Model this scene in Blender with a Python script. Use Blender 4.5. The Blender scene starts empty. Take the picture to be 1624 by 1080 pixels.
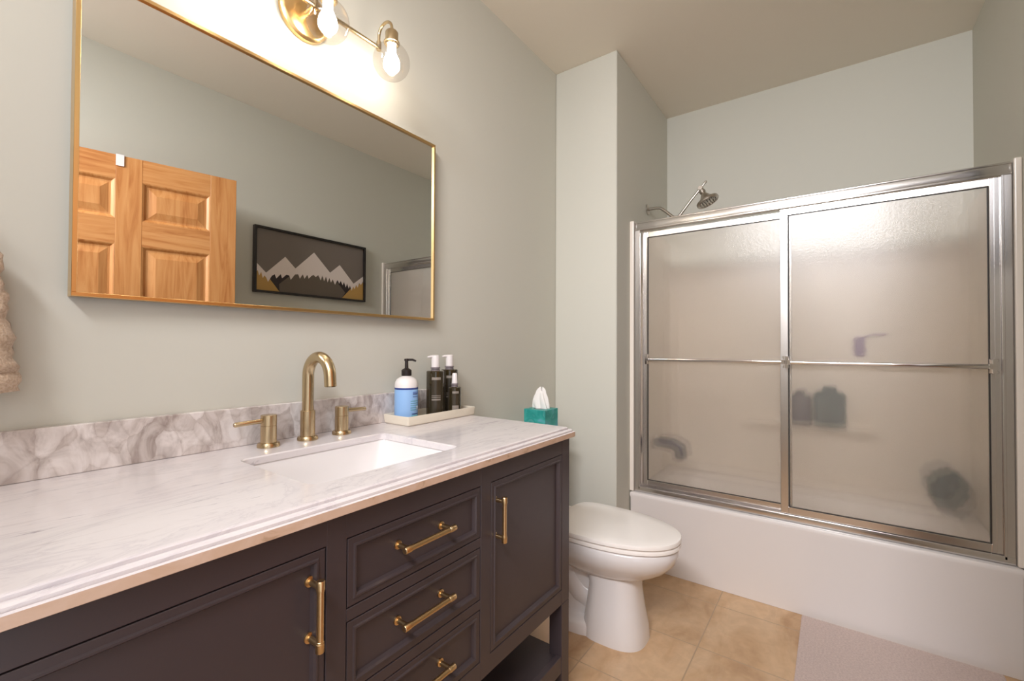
import bpy, bmesh, math, random
from mathutils import Vector, Matrix
sc = bpy.context.scene
COL = sc.collection
PI = math.pi
random.seed(4)

# ------------------------------------------------------------------ camera
cam_d = bpy.data.cameras.new('camera')
cam_d.sensor_fit = 'HORIZONTAL'; cam_d.sensor_width = 36.0
cam_d.lens = 706.493 / 1624 * 36.0
cam_d.clip_start = 0.02
cam = bpy.data.objects.new('camera', cam_d); COL.objects.link(cam)
R = Vector((0.58556954, -0.81060941, 0.00454847)); F = Vector((0.81050792, 0.58557200, 0.01350386))
U = R.cross(F)
m = Matrix(((R.x, U.x, -F.x), (R.y, U.y, -F.y), (R.z, U.z, -F.z))).to_4x4()
m.translation = Vector((-1.26275, -1.2217, 1.12864))
cam.matrix_world = m
sc.camera = cam

# ------------------------------------------------------------------ view, world, light strengths
sc.view_settings.view_transform = 'Standard'
sc.view_settings.look = 'None'
sc.view_settings.gamma = 1.0
sc.view_settings.exposure = 0.60
sc.view_settings.use_curve_mapping = False
BULB = 32.0            # emission of the three frosted bulbs
WORLD = 1.0            # daylight that comes in through the open doorway
FILL_CEIL_W = 2.0          # added fill, built as a flush ceiling lamp behind the camera
WINDOW_W = 5.0        # daylight through the window in the wall behind the camera
sun_d = bpy.data.lights.new('window_daylight', 'AREA'); sun_d.shape = 'RECTANGLE'; sun_d.size = 0.62; sun_d.size_y = 1.05
sun_d.energy = WINDOW_W; sun_d.color = (1.0, 0.94, 0.92)
sun = bpy.data.objects.new('window_daylight', sun_d); COL.objects.link(sun)
sun.location = (-2.27, -1.36, 1.55); sun.rotation_euler = (0, -PI/2, 0)
FILL_W = 19.5          # added broad fill light high behind the camera, turned to the tub
up_d = bpy.data.lights.new('fill_light', 'AREA'); up_d.shape = 'RECTANGLE'; up_d.size = 1.2; up_d.size_y = 0.22
up_d.energy = FILL_W; up_d.color = (0.97, 0.96, 1.0); up_d.spread = math.radians(104)
up = bpy.data.objects.new('fill_light', up_d); COL.objects.link(up)
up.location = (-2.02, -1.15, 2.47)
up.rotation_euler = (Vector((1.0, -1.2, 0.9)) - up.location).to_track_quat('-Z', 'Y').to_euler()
w = bpy.data.worlds.new('daylight'); sc.world = w; w.use_nodes = True
w.node_tree.nodes['Background'].inputs[0].default_value = (0.90, 0.93, 1.0, 1)
w.node_tree.nodes['Background'].inputs[1].default_value = WORLD
sc.cycles.max_bounces = 14
sc.cycles.diffuse_bounces = 6
sc.cycles.glossy_bounces = 6
sc.cycles.transmission_bounces = 12
sc.cycles.transparent_max_bounces = 16
sc.cycles.sample_clamp_indirect = 12
sc.cycles.caustics_reflective = False
sc.cycles.caustics_refractive = True

# ------------------------------------------------------------------ materials
def lin(c):
    return tuple((x/255/12.92) if x/255 <= 0.04045 else ((x/255+0.055)/1.055)**2.4 for x in c) + (1.0,)
def mat(name, col, rough=0.5, metal=0.0, **kw):
    mt = bpy.data.materials.new(name); mt.use_nodes = True
    b = mt.node_tree.nodes['Principled BSDF']
    b.inputs['Base Color'].default_value = col if len(col) == 4 else tuple(col)+(1,)
    b.inputs['Roughness'].default_value = rough
    b.inputs['Metallic'].default_value = metal
    for k, v in kw.items():
        b.inputs[k.replace('_', ' ')].default_value = v
    return mt
def nd(mt, t, **kw):
    n = mt.node_tree.nodes.new(t)
    for k, v in kw.items(): setattr(n, k, v)
    return n
def lk(mt, a, b): mt.node_tree.links.new(a, b)
def bsdf(mt): return mt.node_tree.nodes['Principled BSDF']
def ramp(mt, stops):
    r = nd(mt, 'ShaderNodeValToRGB'); e = r.color_ramp.elements
    while len(e) > 1: e.remove(e[-1])
    e[0].position = stops[0][0]; e[0].color = stops[0][1]
    for p, c in stops[1:]:
        x = e.new(p); x.color = c
    return r
def coords(mt, scale=(1,1,1), rot=(0,0,0)):
    t = nd(mt, 'ShaderNodeTexCoord'); mp = nd(mt, 'ShaderNodeMapping')
    mp.inputs['Scale'].default_value = scale; mp.inputs['Rotation'].default_value = rot
    lk(mt, t.outputs['Object'], mp.inputs['Vector']); return mp.outputs['Vector']
def noise(mt, vec, scale, detail=4, dist=0.0, rough=0.5):
    n = nd(mt, 'ShaderNodeTexNoise'); n.inputs['Scale'].default_value = scale
    n.inputs['Detail'].default_value = detail; n.inputs['Distortion'].default_value = dist
    n.inputs['Roughness'].default_value = rough
    lk(mt, vec, n.inputs['Vector']); return n.outputs['Fac']
def bump(mt, h, strength=0.1, dist=0.002, target=None):
    b = nd(mt, 'ShaderNodeBump'); b.inputs['Strength'].default_value = strength; b.inputs['Distance'].default_value = dist
    lk(mt, h, b.inputs['Height']); lk(mt, b.outputs['Normal'], (target or bsdf(mt)).inputs['Normal']); return b
def mixc(mt, fac, a, b, mode='MIX'):
    x = nd(mt, 'ShaderNodeMix'); x.data_type = 'RGBA'; x.blend_type = mode
    for s, v in ((x.inputs[0], fac), (x.inputs[6], a), (x.inputs[7], b)):
        if hasattr(v, 'is_linked') or hasattr(v, 'links'): lk(mt, v, s)
        else: s.default_value = v
    return x.outputs[2]

def wallpaint(name, c):
    mt = mat(name, c, 0.6, Specular_IOR_Level=0.25)
    v = coords(mt); n = noise(mt, v, 90, 3); bump(mt, n, 0.06, 0.001); return mt
M_wall = wallpaint('wall_paint', (0.59, 0.582, 0.515))
M_ceil = wallpaint('ceiling_paint', (0.86, 0.80, 0.70))

M_floor = mat('floor_tile', (0.5, 0.35, 0.2), 0.34)
def floor_nodes():
    mt = M_floor; v = coords(mt)
    # square tiles laid in rows, each one shaded a little differently
    br = nd(mt, 'ShaderNodeTexBrick'); br.offset = 0.0; br.squash = 1.0
    mp = nd(mt, 'ShaderNodeMapping'); mp.inputs['Location'].default_value = (-0.19+0.335*10, 0.475+0.325*10, 0)
    lk(mt, v, mp.inputs['Vector']); lk(mt, mp.outputs['Vector'], br.inputs['Vector'])
    br.inputs['Scale'].default_value = 1.0; br.inputs['Mortar Size'].default_value = 0.0026
    br.inputs['Mortar Smooth'].default_value = 0.3; br.inputs['Bias'].default_value = 0
    br.inputs['Brick Width'].default_value = 0.335; br.inputs['Row Height'].default_value = 0.325
    br.inputs['Color1'].default_value = (0,0,0,1); br.inputs['Color2'].default_value = (1,1,1,1); br.inputs['Mortar'].default_value = (0.5,0.5,0.5,1)
    cloud = noise(mt, coords(mt, (1.0, 2.2, 1)), 3.0, 6, 0.8, 0.55)
    fine = noise(mt, v, 22, 5, 0.8)
    r = ramp(mt, [(0.30, lin((164,130,94))), (0.45, lin((184,152,117))), (0.60, lin((194,165,132))), (0.78, lin((180,150,119)))])
    lk(mt, cloud, r.inputs[0])
    r2 = ramp(mt, [(0.35, (0.93,0.92,0.91,1)), (0.65, (1.04,1.04,1.04,1))]); lk(mt, fine, r2.inputs[0])
    c = mixc(mt, 1.0, r.outputs[0], r2.outputs[0], 'MULTIPLY')
    r3 = ramp(mt, [(0.0, (0.90,0.89,0.88,1)), (1.0, (1.06,1.05,1.03,1))]); lk(mt, br.outputs['Color'], r3.inputs[0])
    c = mixc(mt, 1.0, c, r3.outputs[0], 'MULTIPLY')
    c = mixc(mt, 1.0, c, (1.16,1.16,1.16,1), 'MULTIPLY')
    c = mixc(mt, br.outputs['Fac'], c, lin((178,152,122)))
    lk(mt, c, bsdf(mt).inputs['Base Color'])
    inv = nd(mt, 'ShaderNodeMath', operation='SUBTRACT'); inv.inputs[0].default_value = 1.0; lk(mt, br.outputs['Fac'], inv.inputs[1])
    bump(mt, inv.outputs[0], 0.5, 0.002)
floor_nodes()

def marble_top():
    mt = mat('white_marble', (0.8,0.78,0.78), 0.16, Coat_Weight=0.2)
    v = coords(mt, (1.0, 3.0, 2.0), (0,0,0.12))
    n1 = noise(mt, v, 2.2, 9, 0.9, 0.66)
    r1 = ramp(mt, [(0.38, (0.745,0.705,0.705,1)), (0.485, (0.70,0.66,0.67,1)), (0.500, (0.64,0.60,0.62,1)), (0.515, (0.72,0.68,0.685,1)), (0.60, (0.74,0.70,0.705,1)), (0.72, (0.70,0.66,0.67,1))]); lk(mt, n1, r1.inputs[0])
    n2 = noise(mt, coords(mt, (1.0, 6.0, 2.0), (0,0,0.06)), 8, 5, 1.0, 0.6)
    r2 = ramp(mt, [(0.30, (0.60,0.59,0.62,1)), (0.35, (0.95,0.95,0.96,1)), (0.42, (1,1,1,1)), (0.60, (1,1,1,1)), (0.72, (0.86,0.85,0.86,1))]); lk(mt, n2, r2.inputs[0])
    c = mixc(mt, 1.0, r1.outputs[0], r2.outputs[0], 'MULTIPLY')
    lk(mt, c, bsdf(mt).inputs['Base Color']); return mt
M_marble = marble_top()
def marble_edge():
    mt = mat('honed_marble_edge', (0.7,0.6,0.5), 0.3)
    v = coords(mt, (1,1,2)); n = noise(mt, v, 14, 6, 1.0, 0.6)
    r = ramp(mt, [(0.30, lin((150,120,92))), (0.42, lin((206,176,152))), (0.7, lin((216,190,172)))]); lk(mt, n, r.inputs[0])
    lk(mt, r.outputs[0], bsdf(mt).inputs['Base Color']); return mt
M_medge = marble_edge()
def marble_splash():
    mt = mat('veined_marble', (0.7,0.65,0.62), 0.2, Coat_Weight=0.1)
    v0 = coords(mt, (1.0, 1.0, 0.62), (0,0.6,0))
    n0 = nd(mt, 'ShaderNodeTexNoise'); n0.inputs['Scale'].default_value = 7; n0.inputs['Detail'].default_value = 5; lk(mt, v0, n0.inputs['Vector'])
    add = nd(mt, 'ShaderNodeVectorMath', operation='MULTIPLY_ADD'); lk(mt, n0.outputs['Color'], add.inputs[0])
    add.inputs[1].default_value = (0.11,0.11,0.11); lk(mt, v0, add.inputs[2])
    vo = nd(mt, 'ShaderNodeTexVoronoi', feature='F1'); vo.inputs['Scale'].default_value = 24; lk(mt, add.outputs[0], vo.inputs['Vector'])
    cell = nd(mt, 'ShaderNodeSeparateColor'); lk(mt, vo.outputs['Color'], cell.inputs[0])
    r = ramp(mt, [(0.0, lin((158,146,140))), (0.3, lin((184,172,166))), (0.6, lin((208,200,196))), (1.0, lin((230,224,222)))]); lk(mt, cell.outputs[0], r.inputs[0])
    ve = nd(mt, 'ShaderNodeTexVoronoi', feature='DISTANCE_TO_EDGE'); ve.inputs['Scale'].default_value = 24; lk(mt, add.outputs[0], ve.inputs['Vector'])
    re = ramp(mt, [(0.0, (0.78,0.75,0.74,1)), (0.08, (1,1,1,1))]); lk(mt, ve.outputs['Distance'], re.inputs[0])
    c = mixc(mt, 1.0, r.outputs[0], re.outputs[0], 'MULTIPLY')
    soft = noise(mt, v0, 16, 6, 1.6, 0.6)
    rs = ramp(mt, [(0.36, lin((150,138,132))), (0.50, lin((204,195,190))), (0.62, lin((228,222,219)))]); lk(mt, soft, rs.inputs[0])
    c = mixc(mt, 0.55, c, rs.outputs[0])
    lk(mt, c, bsdf(mt).inputs['Base Color']); return mt
M_splash = marble_splash()

M_cab = mat('charcoal_paint', (0.056, 0.042, 0.046), 0.36)
M_cabin = mat('cabinet_inside', (0.02,0.017,0.02), 0.6)
M_brass = mat('brushed_brass', (0.70, 0.50, 0.27), 0.30, 1.0)
M_brassfix = mat('satin_brass', (0.56, 0.44, 0.27), 0.27, 1.0)
M_gold = mat('gold_frame', (0.76, 0.52, 0.24), 0.28, 1.0)
M_chrome = mat('chrome', (0.80, 0.77, 0.76), 0.10, 1.0)
M_alu = mat('polished_aluminium', (0.76, 0.73, 0.71), 0.23, 1.0)
M_nickel = mat('brushed_nickel', (0.50, 0.46, 0.41), 0.28, 1.0)
M_rubber = mat('dark_gasket', (0.02,0.015,0.012), 0.6)
M_mirror = mat('mirror_glass', (0.82, 0.83, 0.82), 0.0, 1.0)
M_porc = mat('porcelain', (0.78, 0.755, 0.75), 0.12, Coat_Weight=0.4)
M_seat = mat('toilet_plastic', (0.93, 0.89, 0.85), 0.20)
M_acryl = mat('tub_acrylic', (0.76, 0.715, 0.69), 0.22)
M_surr = mat('surround_acrylic', (0.82, 0.75, 0.67), 0.25)
M_trim = mat('white_trim', (0.78,0.76,0.72), 0.35)
M_blackfr = mat('black_frame', (0.012,0.008,0.007), 0.4)
M_ceramic = mat('cream_ceramic', (0.70,0.64,0.53), 0.35)
M_white = mat('white_plastic', (0.78,0.74,0.72), 0.35)
M_black = mat('black_plastic', (0.014,0.009,0.008), 0.35)

def towel_mat(name, c1, c2, sc_=260, strength=0.8):
    mt = mat(name, c1, 0.95, Sheen_Weight=0.3)
    v = coords(mt); n = noise(mt, v, sc_, 3)
    r = ramp(mt, [(0.35, tuple(c1)+(1,)), (0.65, tuple(c2)+(1,))]); lk(mt, n, r.inputs[0])
    lk(mt, r.outputs[0], bsdf(mt).inputs['Base Color']); bump(mt, n, strength, 0.003); return mt
M_towel = towel_mat('tan_terry', (0.42,0.30,0.205), (0.56,0.43,0.32))
M_rug = towel_mat('bath_mat_pile', (0.50,0.385,0.35), (0.60,0.475,0.43), 160, 0.7)

def pine(name, axis):
    mt = mat(name, (0.7,0.4,0.15), 0.46)
    s = (16, 16, 1.2) if axis == 'z' else (1.2, 16, 16)
    v = coords(mt, s); n = noise(mt, v, 1.6, 6, 1.6, 0.55)
    r = ramp(mt, [(0.28, lin((166,98,44))), (0.45, lin((192,130,72))), (0.62, lin((204,146,88))), (0.8, lin((182,118,62)))]); lk(mt, n, r.inputs[0])
    lk(mt, r.outputs[0], bsdf(mt).inputs['Base Color']); return mt
M_pine = pine('pine_upright', 'z'); M_pineh = pine('pine_rail', 'x')

def globe_mat():      # thin clear glass: Fresnel mix of see-through and reflection
    mt = bpy.data.materials.new('clear_globe_glass'); mt.use_nodes = True
    nt = mt.node_tree; nt.nodes.clear()
    o = nd(mt, 'ShaderNodeOutputMaterial'); t = nd(mt, 'ShaderNodeBsdfTransparent'); g = nd(mt, 'ShaderNodeBsdfGlossy')
    t.inputs[0].default_value = (0.90,0.885,0.875,1); g.inputs['Roughness'].default_value = 0.02
    fr = nd(mt, 'ShaderNodeLayerWeight'); fr.inputs['Blend'].default_value = 0.5
    pw = nd(mt, 'ShaderNodeMath', operation='POWER'); lk(mt, fr.outputs['Facing'], pw.inputs[0]); pw.inputs[1].default_value = 4.0
    ml = nd(mt, 'ShaderNodeMath', operation='MULTIPLY_ADD'); lk(mt, pw.outputs[0], ml.inputs[0]); ml.inputs[1].default_value = 0.30; ml.inputs[2].default_value = 0.05
    mx = nd(mt, 'ShaderNodeMixShader'); lk(mt, ml.outputs[0], mx.inputs[0]); lk(mt, t.outputs[0], mx.inputs[1]); lk(mt, g.outputs[0], mx.inputs[2])
    lk(mt, mx.outputs[0], o.inputs[0]); return mt
M_globe = globe_mat()
def emis(name, c, s):
    mt = bpy.data.materials.new(name); mt.use_nodes = True; nt = mt.node_tree; nt.nodes.clear()
    o = nd(mt, 'ShaderNodeOutputMaterial'); e = nd(mt, 'ShaderNodeEmission'); e.inputs[0].default_value = tuple(c)+(1,); e.inputs[1].default_value = s
    lk(mt, e.outputs[0], o.inputs[0]); return mt
M_bulb = emis('frosted_bulb_lit', (1.0, 0.90, 0.78), BULB)
M_filllamp = emis('fill_lamp_diffuser', (1.0, 0.90, 0.80), FILL_CEIL_W)

def obscure():        # hammered, obscured shower glass
    mt = bpy.data.materials.new('hammered_shower_glass'); mt.use_nodes = True; nt = mt.node_tree; nt.nodes.clear()
    o = nd(mt, 'ShaderNodeOutputMaterial')
    rf = nd(mt, 'ShaderNodeBsdfRefraction'); rf.inputs['Color'].default_value = (0.97,0.95,0.92,1); rf.inputs['Roughness'].default_value = 0.20; rf.inputs['IOR'].default_value = 1.30
    tl = nd(mt, 'ShaderNodeBsdfTranslucent'); tl.inputs[0].default_value = (0.90,0.84,0.76,1)
    df = nd(mt, 'ShaderNodeBsdfDiffuse'); df.inputs[0].default_value = (0.80,0.74,0.66,1)
    gl = nd(mt, 'ShaderNodeBsdfGlossy'); gl.inputs['Roughness'].default_value = 0.30; gl.inputs[0].default_value = (1,1,1,1)
    v = coords(mt); h = nd(mt, 'ShaderNodeTexVoronoi', feature='SMOOTH_F1'); h.inputs['Scale'].default_value = 120; lk(mt, v, h.inputs['Vector'])
    b = nd(mt, 'ShaderNodeBump'); b.inputs['Strength'].default_value = 0.10; b.inputs['Distance'].default_value = 0.003; lk(mt, h.outputs['Distance'], b.inputs['Height'])
    for x in (rf, gl): lk(mt, b.outputs[0], x.inputs['Normal'])
    tr = nd(mt, 'ShaderNodeBsdfTransparent'); tr.inputs[0].default_value = (0.97,0.95,0.92,1)
    m0 = nd(mt, 'ShaderNodeMixShader'); m0.inputs[0].default_value = 0.38; lk(mt, rf.outputs[0], m0.inputs[1]); lk(mt, tr.outputs[0], m0.inputs[2])
    m1 = nd(mt, 'ShaderNodeMixShader'); m1.inputs[0].default_value = 0.5; lk(mt, tl.outputs[0], m1.inputs[1]); lk(mt, df.outputs[0], m1.inputs[2])
    m2 = nd(mt, 'ShaderNodeMixShader'); m2.inputs[0].default_value = 0.15; lk(mt, m0.outputs[0], m2.inputs[1]); lk(mt, m1.outputs[0], m2.inputs[2])
    fr = nd(mt, 'ShaderNodeFresnel'); fr.inputs[0].default_value = 1.5
    m3 = nd(mt, 'ShaderNodeMixShader'); lk(mt, fr.outputs[0], m3.inputs[0]); lk(mt, m2.outputs[0], m3.inputs[1]); lk(mt, gl.outputs[0], m3.inputs[2])
    lk(mt, m3.outputs[0], o.inputs[0]); return mt
M_obs = obscure()

# ------------------------------------------------------------------ mesh helpers
def box(bm, x0, x1, y0, y1, z0, z1, bev=0.0, seg=2, mi=0):
    g = bmesh.ops.create_cube(bm, size=1.0)['verts']
    for v in g:
        v.co = Vector(((x0+x1)/2 + v.co.x*abs(x1-x0), (y0+y1)/2 + v.co.y*abs(y1-y0), (z0+z1)/2 + v.co.z*abs(z1-z0)))
    fs = {f for v in g for f in v.link_faces}
    for f in fs: f.material_index = mi
    if bev > 0:
        es = list({e for v in g for e in v.link_edges})
        bmesh.ops.bevel(bm, geom=es, offset=bev, segments=seg, affect='EDGES', profile=0.5)
    return bm
def loft(bm, rings, cap0=True, cap1=True, closed=True, mi=0):
    vs = [[bm.verts.new(p) for p in r] for r in rings]
    n = len(rings[0])
    for a, b in zip(vs[:-1], vs[1:]):
        for i in range(n if closed else n-1):
            j = (i+1) % n
            f = bm.faces.new((a[i], a[j], b[j], b[i])); f.material_index = mi; f.smooth = True
    if cap0: bm.faces.new(vs[0][::-1]).material_index = mi
    if cap1: bm.faces.new(vs[-1]).material_index = mi
    return vs
def frame_of(d):
    d = d.normalized(); a = Vector((0,0,1)) if abs(d.z) < 0.95 else Vector((1,0,0))
    x = d.cross(a).normalized(); return x, d.cross(x).normalized()
def tube(bm, pts, r, n=20, cap=True):
    pts = [Vector(p) for p in pts]; rs = r if isinstance(r, (list, tuple)) else [r]*len(pts)
    rings = []; x = None
    for i, p in enumerate(pts):
        d = (pts[min(i+1, len(pts)-1)] - pts[max(i-1, 0)]).normalized()
        if x is None: x, y = frame_of(d)
        else:
            x = (x - d*x.dot(d)).normalized(); y = d.cross(x).normalized()
        rings.append([p + (x*math.cos(2*PI*k/n) + y*math.sin(2*PI*k/n))*rs[i] for k in range(n)])
    loft(bm, rings, cap, cap); return bm
def lathe(bm, prof, c=(0,0,0), axis='z', n=40, cap0=True, cap1=True):
    c = Vector(c); rings = []
    for r, h in prof:
        ring = []
        for k in range(n):
            a = 2*PI*k/n; u, v = r*math.cos(a), r*math.sin(a)
            o = {'z': (u, v, h), 'y': (u, h, v), 'x': (h, u, v)}[axis]
            ring.append(c + Vector(o))
        rings.append(ring)
    loft(bm, rings, cap0, cap1); return bm
def prism(bm, poly, y0, y1):        # polygon in x,z pushed through y
    a = [bm.verts.new((p[0], y0, p[1])) for p in poly]; b = [bm.verts.new((p[0], y1, p[1])) for p in poly]
    bm.faces.new(a); bm.faces.new(b[::-1]); n = len(poly)
    for i in range(n): bm.faces.new((a[i], b[i], b[(i+1)%n], a[(i+1)%n]))
    return bm
def arc(c, r, a0, a1, n, plane='yz'):
    out = []
    for i in range(n+1):
        a = a0 + (a1-a0)*i/n; u, v = r*math.cos(a), r*math.sin(a)
        out.append(Vector(c) + Vector({'yz': (0,u,v), 'xz': (u,0,v), 'xy': (u,v,0)}[plane]))
    return out
def obj(name, bm, mats, parent=None, smooth=None, label=None):
    bmesh.ops.remove_doubles(bm, verts=bm.verts, dist=1e-6)
    bmesh.ops.recalc_face_normals(bm, faces=bm.faces)
    me = bpy.data.meshes.new(name); bm.to_mesh(me); bm.free()
    for mm in (mats if isinstance(mats, (list, tuple)) else [mats]): me.materials.append(mm)
    if smooth is not None:
        me.polygons.foreach_set('use_smooth', [True]*len(me.polygons))
        me.set_sharp_from_angle(angle=math.radians(smooth))
    o = bpy.data.objects.new(name, me); COL.objects.link(o)
    if parent:
        o.parent = parent
        off = Vector((0,0,0)); q = parent
        while q is not None: off += q.location; q = q.parent
        o.location = -off              # meshes are modelled in room coordinates
    if label: o['label'] = label
    return o
def thing(name, label, cat, loc, group=None):
    o = bpy.data.objects.new(name, None); COL.objects.link(o); o.location = loc; o.empty_display_size = 0.05
    o['label'] = label; o['category'] = cat
    if group: o['group'] = group
    return o
def tag(o, label, cat, group=None):
    o['label'] = label; o['category'] = cat
    if group: o['group'] = group
    return o
def struct(name, bm, mt, label, cat, smooth=None):
    o = obj(name, bm, mt, smooth=smooth); o['kind'] = 'structure'; o['label'] = label; o['category'] = cat; return o
def B(): return bmesh.new()

# ------------------------------------------------------------------ the room
CEIL = 2.613; XW = -2.15; XB = 1.655; YS = -1.751
struct('floor', box(B(), XW, XB, YS, 0, -0.05, 0), M_floor, 'tan stone-look square tile floor with thin grout lines', 'floor')
struct('ceiling', box(B(), XW, XB, YS-0.1, 0.1, CEIL, CEIL+0.08), M_ceil, 'plain beige painted ceiling', 'ceiling')
struct('wall_back', box(B(), XW-0.1, XB+0.1, 0, 0.1, -0.05, CEIL), M_wall, 'pale greige wall behind the vanity and mirror', 'wall')
struct('wall_right', box(B(), XB, XB+0.1, YS-0.1, 0, -0.05, CEIL), M_wall, 'pale greige wall above the tub, along its long side', 'wall')
bm = B()
WY0, WY1, WZ0, WZ1 = -1.70, -1.02, 0.98, 2.10
box(bm, XW-0.1, XW, YS-0.1, WY0, -0.05, CEIL); box(bm, XW-0.1, XW, WY1, 0, -0.05, CEIL); box(bm, XW-0.1, XW, WY0, WY1, -0.05, WZ0); box(bm, XW-0.1, XW, WY0, WY1, WZ1, CEIL)
struct('wall_left', bm, M_wall, 'pale greige wall behind the camera', 'wall')
struct('wall_partition', box(B(), 0.826, XB, -0.35, 0, 0, CEIL, 0.004, 1), M_wall, 'full-height wall projection between the toilet and the tub', 'wall')
bm = B()
for a in ((WY0, WY0+0.03, WZ0, WZ1), (WY1-0.03, WY1, WZ0, WZ1), (WY0+0.03, WY1-0.03, WZ0, WZ0+0.03), (WY0+0.03, WY1-0.03, WZ1-0.03, WZ1), (WY0+0.03, WY1-0.03, 1.53, 1.55)): box(bm, XW-0.06, XW-0.02, *a)
struct('window_1', bm, M_trim, 'white window frame in the wall behind the camera', 'window')
bm = B()          # wall opposite the vanity, with the open doorway in it
DX0, DX1, DZ = -1.97, -1.07, 2.05
box(bm, XW, DX0, YS-0.1, YS, -0.05, CEIL); box(bm, DX1, XB, YS-0.1, YS, -0.05, CEIL); box(bm, DX0, DX1, YS-0.1, YS, DZ, CEIL)
struct('wall_front', bm, M_wall, 'pale greige wall opposite the vanity, seen in the mirror', 'wall')
bm = B()
box(bm, DX0-0.06, DX0, YS, YS+0.014, 0, DZ+0.06, 0.003); box(bm, DX0-0.06, DX1+0.04, YS, YS+0.014, DZ, DZ+0.06, 0.003)
box(bm, DX0, DX0+0.015, YS-0.1, YS, 0, DZ); box(bm, DX1-0.015, DX1, YS-0.1, YS, 0, DZ)
struct('trim_1', bm, M_trim, 'white painted casing around the open doorway', 'trim')

# six-panel pine door folded back against the front wall
def make_door():
    root = bpy.data.objects.new('door_1', None); COL.objects.link(root)
    root['kind'] = 'structure'; root['label'] = 'six-panel pine door folded open against the wall, seen in the mirror'; root['category'] = 'door'
    W, H, T = 0.90, 2.03, 0.035
    xs = [(0.12,0.40), (0.50,0.78)]; zs = [(0.23,0.80), (0.95,1.605), (1.725,1.918)]
    bm = B()      # uprights
    for a, b in ((0,0.12), (0.40,0.50), (0.78,W)): box(bm, a, b, 0, T, 0, H, 0.0015, 1)
    obj('stile', bm, M_pine, root)
    bm = B(); zr = [(0,0.23), (0.80,0.95), (1.605,1.725), (1.918,H)]
    for a, b in xs:
        for c, d in zr: box(bm, a, b, 0.0004, T-0.0004, c, d)
    obj('rail', bm, M_pineh, root)
    for a, b in xs:
        for c, d in zs:
            bm = B()
            for y0, s in ((T, 1), (0, -1)):
                def ring(i, y): return [(a+i, y, c+i), (b-i, y, c+i), (b-i, y, d-i), (a+i, y, d-i)]
                rr = [ring(0, y0), ring(0.006, y0-s*0.002), ring(0.016, y0-s*0.011), ring(0.024, y0-s*0.011), ring(0.055, y0-s*0.003), ring(0.056, y0-s*0.003)]
                loft(bm, rr, False, True)
                for f in bm.faces: f.smooth = False
            obj('panel', bm, M_pine, root)
    bm = B(); lathe(bm, [(0.028,0),(0.028,0.006),(0.010,0.009),(0.010,0.018),(0.022,0.022),(0.024,0.030),(0.016,0.036)], (0.06, T, 0.95), 'y')
    obj('door_knob', bm, M_brass, root)
    root.location = (-0.16, -1.542, 0.01)
    # local x runs from the free edge to the hinge; local +y faces the room
    ang = math.atan2(-0.130, -0.620)
    root.rotation_euler = (0, 0, ang)
    root.scale = (1, -1, 1)
    return root
door = make_door()
# white over-door hook
bm = B(); box(bm, 0, 0.030, 0, 0.0015, 2.0, 2.056); box(bm, 0, 0.030, -0.038, 0.0015, 2.054, 2.056); box(bm, 0, 0.030, -0.038, -0.0365, 1.99, 2.056)
o = tag(obj('over_door_hook', bm, M_white), 'small white hook strap over the top of the pine door', 'hook')
dv = Vector((-0.620, -0.130, 0)).normalized(); nv = Vector((-dv.y, dv.x, 0))
if nv.y < 0: nv = -nv
P0 = Vector((-0.16, -1.542, 0)) + dv*0.47 + nv*0.0385
mm = Matrix.Identity(4); mm.col[0] = (dv.x, dv.y, 0, 0); mm.col[1] = (nv.x, nv.y, 0, 0); mm.translation = P0 + Vector((0,0,-0.012))
o.matrix_world = mm

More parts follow.
